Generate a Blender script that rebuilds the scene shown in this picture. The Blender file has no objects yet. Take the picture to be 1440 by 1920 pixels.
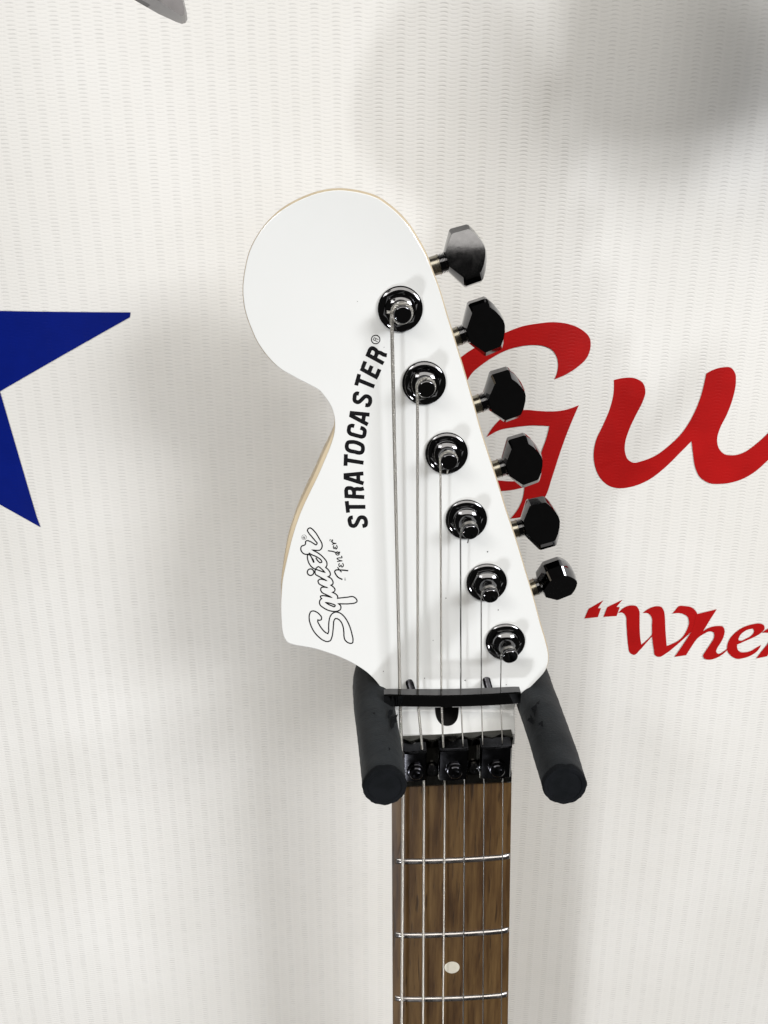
import bpy, bmesh, math, random
from mathutils import Vector, Matrix
random.seed(7)
S = bpy.context.scene
C = S.collection
R = math.radians

# ------------------------------------------------------------------ camera, world, lamps, exposure
CAMZ, PITCH, FPX = 1.5, R(18.0), 1552.0
cd = bpy.data.cameras.new('camera')
cam = bpy.data.objects.new('camera', cd); C.objects.link(cam)
cam.location = (0, 0, CAMZ)
cam.rotation_euler = (R(90) - PITCH, 0, 0)
cd.sensor_fit = 'VERTICAL'; cd.sensor_height = 24.0; cd.lens = 24.0 * FPX / 1920.0
cd.clip_start = 0.01; cd.clip_end = 50
S.camera = cam

w = bpy.data.worlds.new('World'); S.world = w; w.use_nodes = True
w.node_tree.nodes['Background'].inputs[0].default_value = (1.0, 0.97, 0.93, 1)
w.node_tree.nodes['Background'].inputs[1].default_value = 0.025

def lamp(name, loc, target, sx, sy, power, col):
    l = bpy.data.lights.new(name, 'AREA'); l.shape = 'RECTANGLE'; l.size = sx; l.size_y = sy
    l.energy = power; l.color = col
    o = bpy.data.objects.new(name, l); C.objects.link(o)
    o.location = loc
    o.rotation_euler = (Vector(target) - Vector(loc)).to_track_quat('-Z', 'Y').to_euler()
    return o
AIM = (0.02, 0.29, 1.40)
lamp('ceiling_panel', (0.10, -1.95, 2.85), (0.10, -1.94, 0.0), 3.6, 2.4, 70.0, (1.0, 0.96, 0.895))
lamp('ceiling_lamp', (-0.95, -0.95, 2.35), AIM, 0.55, 0.35, 4.0, (1.0, 0.985, 0.96))
lamp('ceiling_lamp', (1.00, -0.75, 2.05), AIM, 0.55, 0.35, 13.5, (0.97, 0.98, 1.0))
lamp('counter_lamp', (-0.50, -0.74, 0.58), AIM, 0.13, 0.13, 5.6, (0.95, 0.97, 1.0))
S.view_settings.view_transform = 'Standard'; S.view_settings.look = 'None'
S.view_settings.exposure = 0.25; S.view_settings.gamma = 1.0
S.render.engine = 'CYCLES'
S.cycles.use_denoising = True
S.cycles.max_bounces = 8

# ------------------------------------------------------------------ measuring: photograph ray -> point on the vertical plane y = D
CP, SP = math.cos(PITCH), math.sin(PITCH)
def P(px, py, D):
    u = (px - 720.0) / FPX; v = (960.0 - py) / FPX
    t = D / (CP + v * SP)
    return Vector((t * u, D, CAMZ + t * (-SP + v * CP)))

D_FB, D_HS, D_BAN = 0.248, 0.258, 0.340
HS_T = 0.0145

# ------------------------------------------------------------------ helpers
def empty(name, label, cat, loc, group=None):
    o = bpy.data.objects.new(name, None); C.objects.link(o)
    o.location = loc; o.empty_display_size = 0.01
    o['label'] = label; o['category'] = cat
    if group: o['group'] = group
    return o

def link(name, bm, mat, parent=None, smooth=None, label=None):
    """one bmesh -> ONE mesh object; smooth = auto-smooth angle in degrees"""
    me = bpy.data.meshes.new(name)
    bmesh.ops.recalc_face_normals(bm, faces=bm.faces[:])
    if smooth is not None:
        a = R(smooth)
        for f in bm.faces: f.smooth = True
        for e in bm.edges:
            if len(e.link_faces) == 2:
                e.smooth = e.calc_face_angle(0) < a
    bm.to_mesh(me); bm.free()
    o = bpy.data.objects.new(name, me); C.objects.link(o)
    me.materials.append(mat)
    if parent is not None:
        o.parent = parent
        if parent.parent is None and parent.type == 'EMPTY':
            o.matrix_parent_inverse = Matrix.Translation(-parent.location)
    if label: o['label'] = label
    return o

def spline(pts, n=6, closed=True):
    """Catmull-Rom through pts; (x, y, 1) marks a sharp corner"""
    N = len(pts); out = []
    rng = range(N) if closed else range(N - 1)
    for i in rng:
        p1, p2 = pts[i], pts[(i + 1) % N]
        c1, c2 = len(p1) > 2, len(p2) > 2
        p0 = pts[(i - 1) % N] if (closed or i > 0) else p1
        p3 = pts[(i + 2) % N] if (closed or i + 2 < N) else p2
        if c1: p0 = p1
        if c2: p3 = p2
        a, b, c, d = [Vector(p[:2]) for p in (p0, p1, p2, p3)]
        L = (c - b).length
        def tan(pa, pb, pc):
            d1, d2 = (pb - pa).length, (pc - pb).length
            if d1 < 1e-6 and d2 < 1e-6: return Vector((0, 0))
            if d1 < 1e-6: return (pc - pb)
            if d2 < 1e-6: return (pb - pa)
            t = ((pb - pa) / d1 * d2 + (pc - pb) / d2 * d1) / (d1 + d2)
            return t * L
        t1 = (c - b) if c1 and c2 else tan(a, b, c)
        t2 = (c - b) if c1 and c2 else tan(b, c, d)
        if c1: t1 = (c - b) * 1.5 - t2 * 0.5
        if c2: t2 = (c - b) * 1.5 - t1 * 0.5
        k = 1 if (c1 and c2) else n
        for j in range(k):
            s = j / k
            h = (2*s**3-3*s**2+1)*b + (s**3-2*s**2+s)*t1 + (-2*s**3+3*s**2)*c + (s**3-s**2)*t2
            out.append((h.x, h.y))
    if not closed: out.append(tuple(pts[-1][:2]))
    return out

def dedupe(loop, eps=1e-4):
    o = []
    for p in loop:
        if not o or (abs(p[0]-o[-1][0]) + abs(p[1]-o[-1][1])) > eps: o.append(p)
    return o

def fill(bm, loops3):
    edges = []
    for lp in loops3:
        vs = [bm.verts.new(p) for p in lp]
        for i in range(len(vs)):
            edges.append(bm.edges.new((vs[i], vs[(i + 1) % len(vs)])))
    bmesh.ops.triangle_fill(bm, use_beauty=True, edges=edges)
    return bm

def tube(bm, pts, rad, seg=10, cap=True):
    n = len(pts); pts = [Vector(p) for p in pts]
    rads = rad if isinstance(rad, (list, tuple)) else [rad] * n
    t0 = (pts[1] - pts[0]).normalized()
    ref = t0.orthogonal().normalized(); rings = []
    for i in range(n):
        t = (pts[min(i + 1, n - 1)] - pts[max(i - 1, 0)]).normalized()
        ref = (ref - t * ref.dot(t)).normalized(); b = t.cross(ref)
        rings.append([bm.verts.new(pts[i] + (ref * math.cos(a) + b * math.sin(a)) * rads[i])
                      for a in [2 * math.pi * k / seg for k in range(seg)]])
    for i in range(n - 1):
        for k in range(seg):
            bm.faces.new((rings[i][k], rings[i][(k+1) % seg], rings[i+1][(k+1) % seg], rings[i+1][k]))
    if cap:
        bm.faces.new(rings[0][::-1]); bm.faces.new(rings[-1])
    return bm

def lathe(bm, prof, base, axis, seg=32, phase=0.0):
    """profile [(radius, height)] turned about axis through base"""
    axis = Vector(axis).normalized(); a = Vector((1, 0, 0)); a = (a - axis * a.dot(axis)).normalized(); b = axis.cross(a)
    rings = []
    for r, h in prof:
        c = Vector(base) + axis * h
        rings.append([bm.verts.new(c + (a * math.cos(t) + b * math.sin(t)) * max(r, 1e-6))
                      for t in [phase + 2 * math.pi * k / seg for k in range(seg)]])
    for i in range(len(rings) - 1):
        for k in range(seg):
            bm.faces.new((rings[i][k], rings[i][(k+1) % seg], rings[i+1][(k+1) % seg], rings[i+1][k]))
    bm.faces.new(rings[0][::-1]); bm.faces.new(rings[-1])
    return bm

def prism(bm, loop, y0, y1, bev=0.0):
    """closed loop of (x, z) points extruded along y (y0 nearer the viewer), small bevel on the near rim"""
    n = len(loop)
    cx = sum(p[0] for p in loop) / n; cz = sum(p[1] for p in loop) / n
    def inset(d):
        o = []
        for i in range(n):
            p = Vector(loop[i]); a = Vector(loop[i-1]); b = Vector(loop[(i+1) % n])
            e1 = (p - a).normalized(); e2 = (b - p).normalized()
            nn = Vector((-(e1.y + e2.y), e1.x + e2.x))
            if nn.length < 1e-9: nn = Vector((-e1.y, e1.x))
            nn.normalize()
            k = d / max(0.35, math.cos(e1.angle(e2) / 2) if e1.length and e2.length else 1)
            o.append(p + nn * k)
        return o
    area = sum(loop[i-1][0] * loop[i][1] - loop[i][0] * loop[i-1][1] for i in range(n))
    sg = 1 if area > 0 else -1
    rows = [([Vector(p) for p in loop], y1)]
    if bev > 0:
        rows += [([Vector(p) for p in loop], y0 + bev), (inset(sg * bev * 0.3), y0 + bev * 0.3), (inset(sg * bev), y0)]
    else:
        rows += [([Vector(p) for p in loop], y0)]
    rings = [[bm.verts.new((p.x, y, p.y)) for p in lp] for lp, y in rows]
    for i in range(len(rings) - 1):
        for k in range(n):
            bm.faces.new((rings[i][k], rings[i][(k+1) % n], rings[i+1][(k+1) % n], rings[i+1][k]))
    bm.faces.new(rings[0]); bm.faces.new(rings[-1][::-1])
    return bm

def ribbon(bm, pts, width, mapper, closed=False, taper=False):
    """flat inked line of given width (photo units), mitred, mapped to 3D"""
    pts = [Vector(p) for p in dedupe(pts)]
    if closed and (pts[0] - pts[-1]).length < 1e-3: pts.pop()
    n = len(pts); L = []
    for i in range(n):
        a = pts[i-1] if (closed or i) else pts[i]; b = pts[(i+1) % n] if (closed or i < n-1) else pts[i]
        d1 = (pts[i] - a); d2 = (b - pts[i])
        if d1.length < 1e-9: d1 = d2
        if d2.length < 1e-9: d2 = d1
        d1.normalize(); d2.normalize()
        nn = Vector((-(d1.y + d2.y), d1.x + d2.x))
        if nn.length < 1e-6: nn = Vector((-d1.y, d1.x))
        nn.normalize()
        k = 1 / max(0.5, abs(nn.dot(Vector((-d1.y, d1.x)))))
        wd = width
        if taper: wd = width * (0.45 + 0.55 * math.sin(math.pi * (i + 0.6) / (n + 0.2)))
        h = nn * (wd * 0.5 * k)
        L.append((bm.verts.new(mapper(*(pts[i] + h))), bm.verts.new(mapper(*(pts[i] - h)))))
    for i in range(n if closed else n - 1):
        j = (i + 1) % n
        bm.faces.new((L[i][0], L[i][1], L[j][1], L[j][0]))
    return bm

# ------------------------------------------------------------------ materials
def mat(name):
    m = bpy.data.materials.new(name); m.use_nodes = True
    nt = m.node_tree; return m, nt, nt.nodes['Principled BSDF']
def setp(b, **k):
    names = dict(col='Base Color', rough='Roughness', metal='Metallic', spec='Specular IOR Level', coat='Coat Weight', coatr='Coat Roughness', sheen='Sheen Weight')
    for a, v in k.items():
        b.inputs[names[a]].default_value = (*v, 1) if a == 'col' else v
def nd(nt, t, **k):
    n = nt.nodes.new(t)
    for a, v in k.items(): setattr(n, a, v)
    return n
def M(nt, op, a, b=None, c=None, clamp=False):
    n = nt.nodes.new('ShaderNodeMath'); n.operation = op; n.use_clamp = clamp
    for i, v in enumerate((a, b, c)):
        if v is None: continue
        if isinstance(v, (int, float)): n.inputs[i].default_value = v
        else: nt.links.new(v, n.inputs[i])
    return n.outputs[0]
def noise(nt, vec, scale, detail=3, rough=0.55, stretch=None):
    if stretch:
        mp = nd(nt, 'ShaderNodeMapping'); mp.inputs['Scale'].default_value = stretch
        nt.links.new(vec, mp.inputs[0]); vec = mp.outputs[0]
    n = nd(nt, 'ShaderNodeTexNoise'); n.inputs['Scale'].default_value = scale
    n.inputs['Detail'].default_value = detail; n.inputs['Roughness'].default_value = rough
    nt.links.new(vec, n.inputs['Vector']); return n.outputs[0]
def ramp(nt, fac, stops):
    r = nd(nt, 'ShaderNodeValToRGB'); e = r.color_ramp.elements
    while len(e) < len(stops): e.new(0.5)
    for i, (p, c) in enumerate(stops): e[i].position = p; e[i].color = (*c, 1)
    nt.links.new(fac, r.inputs[0]); return r.outputs[0]
def objc(nt): return nd(nt, 'ShaderNodeTexCoord').outputs['Object']
def bump(nt, b, h, dist, strength=1.0):
    n = nd(nt, 'ShaderNodeBump'); n.inputs['Distance'].default_value = dist; n.inputs['Strength'].default_value = strength
    nt.links.new(h, n.inputs['Height']); nt.links.new(n.outputs[0], b.inputs['Normal']); return n
def rough_var(nt, b, co, scale, lo, hi):
    mr = nd(nt, 'ShaderNodeMapRange'); mr.inputs[1].default_value = .3; mr.inputs[2].default_value = .7
    mr.inputs[3].default_value = lo; mr.inputs[4].default_value = hi
    nt.links.new(noise(nt, co, scale), mr.inputs[0]); nt.links.new(mr.outputs[0], b.inputs['Roughness'])

COLP, ROWP = 0.0039, 0.00140
def weave(nt):
    """knitted scrim showing through the vinyl: columns of short curved dashes, strong and weak columns in turn"""
    co = objc(nt)
    wob = nd(nt, 'ShaderNodeSeparateXYZ'); nt.links.new(co, wob.inputs[0])
    x = M(nt, 'DIVIDE', wob.outputs[0], COLP)
    nz = M(nt, 'MULTIPLY', M(nt, 'SUBTRACT', noise(nt, co, 16, 1), 0.5), 1.6)
    x = M(nt, 'ADD', x, M(nt, 'MULTIPLY', nz, 0.12))
    z = M(nt, 'ADD', M(nt, 'DIVIDE', wob.outputs[2], ROWP), nz)
    col = M(nt, 'FLOOR', x); u = M(nt, 'SUBTRACT', M(nt, 'FRACT', x), 0.5)
    par = M(nt, 'ABSOLUTE', M(nt, 'MODULO', col, 2.0))
    sgn = M(nt, 'SUBTRACT', M(nt, 'MULTIPLY', par, 2.0), 1.0)
    am = nd(nt, 'ShaderNodeMapRange')
    for i, v in enumerate((-0.12, 0.06, 0.35, 1.35)): am.inputs[i + 1].default_value = v
    nt.links.new(wob.outputs[0], am.inputs[0])
    arch = M(nt, 'MULTIPLY', M(nt, 'MULTIPLY', u, u), M(nt, 'MULTIPLY', sgn, am.outputs[0]))
    t = M(nt, 'FRACT', M(nt, 'ADD', z, M(nt, 'ADD', arch, M(nt, 'MULTIPLY', par, 0.5))))
    d = M(nt, 'ABSOLUTE', M(nt, 'SUBTRACT', t, 0.5))
    mr = nd(nt, 'ShaderNodeMapRange', interpolation_type='SMOOTHSTEP')
    for i, v in enumerate((0.04, 0.30, 1.0, 0.0)): mr.inputs[i + 1].default_value = v
    nt.links.new(d, mr.inputs[0])
    mk = nd(nt, 'ShaderNodeMapRange', interpolation_type='SMOOTHSTEP')
    for i, v in enumerate((0.22, 0.50, 1.0, 0.12)): mk.inputs[i + 1].default_value = v
    nt.links.new(M(nt, 'ABSOLUTE', u), mk.inputs[0])
    amp = M(nt, 'ADD', M(nt, 'MULTIPLY', par, 0.50), 0.50)
    blot = nd(nt, 'ShaderNodeMapRange'); 
    for i, v in enumerate((0.3, 0.7, 0.45, 1.15)): blot.inputs[i + 1].default_value = v
    nt.links.new(noise(nt, co, 240, 2), blot.inputs[0])
    dash = M(nt, 'MULTIPLY', M(nt, 'MULTIPLY', mr.outputs[0], mk.outputs[0]), M(nt, 'MULTIPLY', amp, blot.outputs[0]))
    rib = M(nt, 'MULTIPLY', M(nt, 'COSINE', M(nt, 'MULTIPLY', x, math.pi)), 0.35)
    h = M(nt, 'SUBTRACT', rib, dash)
    return co, dash, h

m_ban, nt, b = mat('banner_vinyl')
co, dash, h = weave(nt)
mx = nd(nt, 'ShaderNodeMixRGB'); nt.links.new(M(nt, 'MULTIPLY', dash, 0.26, clamp=True), mx.inputs[0])
tint = ramp(nt, noise(nt, co, 14, 3), [(0.35, (0.715, 0.702, 0.672)), (0.65, (0.75, 0.739, 0.715))])
nt.links.new(tint, mx.inputs[1]); mx.inputs[2].default_value = (0.36, 0.355, 0.34, 1)
nt.links.new(mx.outputs[0], b.inputs['Base Color']); setp(b, rough=0.46, spec=0.35)
bump(nt, b, h, 0.00010, 0.8)

def ink(name, c):
    m, nt, b = mat(name); co, dash, h = weave(nt)
    cc = ramp(nt, noise(nt, co, 90, 4), [(0.3, tuple(v * 0.92 for v in c)), (0.7, tuple(min(1, v * 1.06) for v in c))])
    nt.links.new(cc, b.inputs['Base Color']); setp(b, rough=0.42, spec=0.12); bump(nt, b, h, 0.00006, 0.5); return m
m_red = ink('red_vinyl_print', (0.37, 0.007, 0.007)); m_blue = ink('blue_vinyl_print', (0.0006, 0.008, 0.155))

m_white, nt, b = mat('white_gloss_lacquer'); co = objc(nt)
nt.links.new(ramp(nt, noise(nt, co, 30, 3), [(0.3, (0.765, 0.775, 0.765)), (0.7, (0.785, 0.792, 0.784))]), b.inputs['Base Color'])
setp(b, spec=0.5, coat=0.3, coatr=0.06); rough_var(nt, b, co, 60, 0.10, 0.17)
bump(nt, b, noise(nt, co, 90, 2), 0.00004, 0.5)
m_maple, nt, b = mat('maple_wood'); co = objc(nt)
nt.links.new(ramp(nt, noise(nt, co, 130, 5, .6, (1, 1, .12)), [(0.3, (0.52, 0.42, 0.28)), (0.7, (0.64, 0.54, 0.38))]), b.inputs['Base Color']); setp(b, rough=0.38)
m_ink, nt, b = mat('black_decal'); co = objc(nt); setp(b, col=(0.008, 0.008, 0.009)); rough_var(nt, b, co, 300, .2, .3)

def chrome(name, c, lo, hi):
    m, nt, b = mat(name); co = objc(nt)
    nt.links.new(ramp(nt, noise(nt, co, 500, 4), [(0.35, tuple(v * .93 for v in c)), (0.65, tuple(v * 1.05 for v in c))]), b.inputs['Base Color'])
    setp(b, metal=1.0); rough_var(nt, b, co, 350, lo, hi)
    bump(nt, b, noise(nt, co, 420, 3), 0.00003, 0.06); return m
m_bchrome = chrome('black_chrome', (0.135, 0.135, 0.14), 0.035, 0.06)
m_bnick = chrome('worn_black_nickel', (0.31, 0.29, 0.24), 0.18, 0.30)
m_blackmetal = chrome('black_plated_metal', (0.045, 0.045, 0.05), 0.16, 0.28)
m_nut = chrome('blackened_nut_steel', (0.095, 0.092, 0.082), 0.15, 0.24)
m_fret = chrome('nickel_silver', (0.46, 0.44, 0.43), 0.22, 0.36)
m_str, nt, b = mat('plain_string_steel'); co = objc(nt); setp(b, col=(0.25, 0.243, 0.23), metal=1.0); rough_var(nt, b, co, 300, .34, .42)
m_wound, nt, b = mat('wound_string_nickel'); co = objc(nt); setp(b, col=(0.58, 0.56, 0.52), metal=1.0, rough=.32)
sx = nd(nt, 'ShaderNodeSeparateXYZ'); nt.links.new(co, sx.inputs[0])
bump(nt, b, M(nt, 'SINE', M(nt, 'MULTIPLY', sx.outputs[2], 2 * math.pi / 0.00048)), 0.0001, 0.9)

m_wood, nt, b = mat('rosewood_grain'); co = objc(nt)
g1 = noise(nt, co, 48, 5, .62, (3.6, 1, .40)); g2 = noise(nt, co, 900, 3, .6, (1, 1, .05))
g = M(nt, 'ADD', M(nt, 'MULTIPLY', g1, .72), M(nt, 'MULTIPLY', g2, .28))
cw = ramp(nt, g, [(0.31, (0.024, 0.012, 0.006)), (0.45, (0.066, 0.035, 0.014)), (0.57, (0.108, 0.062, 0.024)), (0.72, (0.150, 0.090, 0.038))])
pore = nd(nt, 'ShaderNodeMapRange'); 
for i, v in enumerate((0.62, 0.70, 0.0, 0.75)): pore.inputs[i + 1].default_value = v
nt.links.new(noise(nt, co, 420, 2, .5, (2.2, 1, .16)), pore.inputs[0])
mx = nd(nt, 'ShaderNodeMixRGB'); nt.links.new(pore.outputs[0], mx.inputs[0]); nt.links.new(cw, mx.inputs[1]); mx.inputs[2].default_value = (0.022, 0.012, 0.006, 1)
nt.links.new(mx.outputs[0], b.inputs['Base Color']); setp(b, rough=.42, spec=.28)
bump(nt, b, M(nt, 'SUBTRACT', g, pore.outputs[0]), 0.00006, .5)

m_foam, nt, b = mat('black_foam_rubber'); co = objc(nt)
nt.links.new(ramp(nt, noise(nt, co, 110, 5, .65), [(0.35, (0.004, 0.006, 0.008)), (0.62, (0.009, 0.012, 0.015))]), b.inputs['Base Color']); setp(b, rough=.72, spec=.22, sheen=.06)
fh = M(nt, 'ADD', M(nt, 'MULTIPLY', noise(nt, co, 1800, 3), .35), noise(nt, co, 160, 4))
bump(nt, b, fh, 0.0005, .55)
m_foamend, nt, b = mat('black_rubber_end'); co = objc(nt)
nt.links.new(ramp(nt, noise(nt, co, 220, 4), [(0.35, (0.003, 0.004, 0.005)), (0.65, (0.006, 0.007, 0.009))]), b.inputs['Base Color']); setp(b, rough=.8, spec=.12)
bump(nt, b, noise(nt, co, 1300, 3), 0.0003, .6)
m_pearl, nt, b = mat('cream_inlay'); co = objc(nt)
nt.links.new(ramp(nt, noise(nt, co, 300, 3), [(0.3, (0.58, 0.55, 0.46)), (0.7, (0.66, 0.63, 0.54))]), b.inputs['Base Color']); setp(b, rough=.3)
m_cav, nt, b = mat('dark_cavity'); co = objc(nt)
nt.links.new(ramp(nt, noise(nt, co, 300, 3), [(0.3, (0.004, 0.004, 0.004)), (0.7, (0.010, 0.009, 0.008))]), b.inputs['Base Color']); setp(b, rough=.6)
m_steel, nt, b = mat('painted_steel_rod'); co = objc(nt); setp(b, col=(0.05, 0.05, 0.05), metal=.6); rough_var(nt, b, co, 120, .35, .5)
m_grey, nt, b = mat('grey_satin_paint'); co = objc(nt)
nt.links.new(ramp(nt, noise(nt, co, 160, 5), [(0.35, (0.20, 0.19, 0.19)), (0.65, (0.26, 0.245, 0.245))]), b.inputs['Base Color']); setp(b, rough=.35, metal=.25)
m_dkplastic, nt, b = mat('black_plastic'); co = objc(nt); setp(b, col=(0.012, 0.011, 0.01)); rough_var(nt, b, co, 100, .3, .45)

# ------------------------------------------------------------------ banner with its print
def ban_y(x, z):
    zz = z - 1.45
    a = 0.0016 * math.sin(x * 34 + 2.2 + zz * 3.0) + 0.0010 * math.sin(x * 61 + 0.4 - zz * 4.2) + 0.0007 * math.sin(zz * 17 + x * 9)
    a += 0.0035 * math.exp(-((x - 0.095 + 0.10 * (zz)) / 0.020) ** 2)      # a soft vertical buckle right of the tuners
    return D_BAN + a
XS = [-0.60 + 0.01 * i for i in range(131)]; ZS = [0.80 + 0.01 * i for i in range(121)]
banner = empty('vinyl_banner', 'white woven vinyl banner filling the background, printed with a blue star and red script', 'banner', (0, D_BAN, 0.80))
bm = bmesh.new()
gv = [[bm.verts.new((x, ban_y(x, z), z)) for x in XS] for z in ZS]
for j in range(len(ZS) - 1):
    for i in range(len(XS) - 1):
        bm.faces.new((gv[j][i], gv[j][i+1], gv[j+1][i+1], gv[j+1][i]))
bmesh.ops.recalc_face_normals(bm, faces=bm.faces[:])
ext = bmesh.ops.extrude_face_region(bm, geom=bm.faces[:])
for v in [g for g in ext['geom'] if isinstance(g, bmesh.types.BMVert)]: v.co.y += 0.0006
sheet = link('sheet', bm, m_ban, banner, smooth=60)

def printed(name, loops, m, off, label):
    bm = bmesh.new()
    fill(bm, [[P(x, y, D_BAN) for x, y in dedupe(lp)] for lp in loops])
    xs = [v.co.x for v in bm.verts]; zs = [v.co.z for v in bm.verts]
    for X in XS:
        if min(xs) < X < max(xs):
            bmesh.ops.bisect_plane(bm, geom=bm.verts[:] + bm.edges[:] + bm.faces[:], plane_co=(X, 0, 0), plane_no=(1, 0, 0))
    for Z in ZS:
        if min(zs) < Z < max(zs):
            bmesh.ops.bisect_plane(bm, geom=bm.verts[:] + bm.edges[:] + bm.faces[:], plane_co=(0, 0, Z), plane_no=(0, 0, 1))
    bmesh.ops.triangulate(bm, faces=bm.faces[:])
    for v in bm.verts: v.co.y = ban_y(v.co.x, v.co.z) - off
    return link(name, bm, m, sheet, smooth=60, label=label)

star = [(247, 585), (246, 594), (2, 733), (72, 968), (79, 986), (0, 946), (-103, 893), (-310, 1010), (-245, 745), (-455, 592), (-190, 588), (-108, 330), (-20, 582)]
printed('star', [star], m_blue, 0.0003, 'dark blue five-pointed star')
def zz(pts, ox, oy, k): return [(ox + p[0] * k, oy + p[1] * k, *p[2:]) for p in pts]
G = [(278,933,1),(350,918),(408,870),(440,820),(460,760),(480,700),(500,640),(530,560),(560,490),(588,430,1),(560,440),(520,450),(460,455),(400,452),(345,448),(270,465),(215,510),(172,573,1),
     (230,540),(300,525),(380,517),(452,520,1),(440,570),(420,625),(395,690),(365,742,1),(305,765),(232,765),(150,755),(80,710),(40,630),(30,540),(45,420),(88,318),(110,285),(150,250),(200,215),(260,183),(320,165),(380,158),(430,163),(465,180),(485,210),(492,240),(488,280),(475,312,1),
     (530,290),(580,260),(625,220),(643,175),(640,130),(600,90),(540,65),(470,56),(400,62),(330,75),(265,100),(180,140),(60,215),(-20,300),(-80,420),(-100,540),(-80,650),(-20,750),(80,800),(160,815),(235,812),(290,805),(340,792,1),(330,850),(305,900)]
printed('letter', [spline(zz(G, 840, 580, 1/2.4), 4)], m_red, 0.0003, 'red script capital G')
U = [(753,322,1),(800,313),(850,315),(885,335),(897,375),(885,420),(855,480),(825,545),(805,610),(805,650),(820,685),(842,697),(880,690),(940,665),(1000,620),(1060,560),(1110,480),(1140,410),(1160,340),(1170,292,1),(1210,272),(1250,263),(1280,265),(1300,290),(1303,330),(1290,400),(1260,480),(1230,540),(1217,590),(1225,630),(1250,655),(1285,660),(1330,650),(1390,610),(1440,565),(1500,500,1),
     (1540,560,1),(1490,640),(1440,685),(1390,730),(1320,770),(1240,788),(1180,785),(1140,760),(1118,715),(1108,650),(1102,597,1),(1050,650),(980,720),(910,775),(840,805),(780,813),(730,800),(690,765),(665,710),(658,650),(670,590),(700,530),(735,450),(752,380)]
printed('letter', [spline(zz(U, 840, 580, 1/2.4), 4)], m_red, 0.0003, 'red script lowercase u')
k4 = 0.25
for q in ([(62,235),(95,165),(212,112),(168,168),(193,170),(168,235)], [(212,237),(243,165),(360,115),(315,168),(340,170),(315,237)]):
    printed('quotation_mark', [zz(q, 1080, 1100, k4)], m_red, 0.0003, None)
W = [(325,215,1),(370,175),(430,157),(465,163),(485,195),(488,250),(488,320),(492,400),(500,450,1),(540,415),(578,372,1),(578,300),(575,240),(555,215),(510,213,1),(560,175),(610,157),(645,160),(665,190),(672,240),(675,320),(680,400),(684,450,1),(730,430),(790,390),(830,330),(848,270),(840,230),(800,205),(725,207,1),(750,180),(775,150),(820,148),(870,158),(900,185),(912,207,1),
     (905,260),(885,310),(850,352),(800,400),(740,455),(680,505),(625,535),(600,525),(590,480),(582,420),(578,385,1),(540,430),(490,490),(445,530),(415,515),(402,460),(395,380),(390,300),(385,240),(365,215)]
printed('letter', [spline(zz(W, 1080, 1100, k4), 4)], m_red, 0.0003, 'red capital W')
Hh = [(1055,168,1),(900,207,1),(880,300),(855,352),(800,440),(740,528,1),(825,512,1),(870,440),(910,385),(960,350),(1000,333),(1030,340),(1035,370),(1010,420),(970,480),(950,520),(965,538),(1000,543),(1050,530),(1100,500),(1135,468,1),(1142,452,1),(1100,485),(1065,500),(1048,485),(1055,460),(1080,420),(1105,370),(1112,325),(1100,298),(1060,292),(1000,305),(950,335,1),(1005,245)]
printed('letter', [spline(zz(Hh, 1080, 1100, k4), 4)], m_red, 0.0004, 'red lowercase h')
E = [(1130,450),(1145,400),(1190,345),(1250,305),(1320,282),(1380,277),(1410,290),(1415,315),(1390,345),(1340,375),(1270,405),(1207,432,1),(1207,460),(1225,485),(1260,490),(1310,480),(1355,455),(1388,438,1),(1370,470),(1320,510),(1260,532),(1200,537),(1155,510),(1132,475)]
Eh = [(1218,400),(1225,370),(1260,335),(1300,318),(1330,318),(1335,335),(1315,365),(1270,390),(1235,404)]
printed('letter', [spline(zz(E, 1080, 1100, k4), 4), spline(zz(Eh, 1080, 1100, k4), 4)], m_red, 0.0003, 'red lowercase e')
Rr = [(1395,345,1),(1440,316),(1500,298),(1560,300,1),(1515,370),(1470,450),(1435,522,1),(1350,537,1),(1395,480),(1440,425),(1475,350,1),(1440,345)]
printed('letter', [spline(zz(Rr, 1080, 1100, k4), 3)], m_red, 0.0004, 'red lowercase r cut by the frame')

# ------------------------------------------------------------------ guitar
guitar = empty('electric_guitar', 'electric guitar hung by its white headstock, six black tuners and a brown fretboard', 'guitar', tuple(P(845, 1480, D_HS)))

FACE = [(635,356.5),(655,358),(680,362.5),(706,371),(727,385),(747,402),(766,424),(782,449),(798,478),(811,511),(823,543),(837,590),(854,645),(873,709),(888,761),(899,802),(914,850),(931.5,903),(949,960),(966.5,1012),(984,1070),(999,1120),(1013,1172),(1022,1202),(1027,1224),(1027,1243),(1021,1259),(1009,1273),(988,1294),(975,1306),(966,1322),(962,1345),(959.5,1376,1),
        (746,1381,1),(744,1345),(735,1318),(719,1296),(706,1278),(687,1259.5),(663,1244),(637,1231.5),(615,1223.5),(593,1216.5),(571,1212),(549,1208),(540,1204.5),(534,1197),(530.5,1187),(528,1164),(527,1137),(528,1113),(530,1088),(534.5,1065),(541,1036),(548,1008),(556,982),(564,960),(580,925),(596,892),(609,862),(620,835),(627,810),(628,795),(626,777),(620,760),(610,745),(599,732),(582,722),(562,712),(545,702.5),(527,692),(512,679),(497,661.5),(483,641),(471,614),(462,589),(457,563),(456,537),(460,505),(468,472),(483,442),(503,416),(530,393),(560,376),(595,362.5)]
face_px = dedupe(spline(FACE, 3))
face3 = [P(x, y, D_HS) for x, y in face_px]
nF = len(face3)
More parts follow.
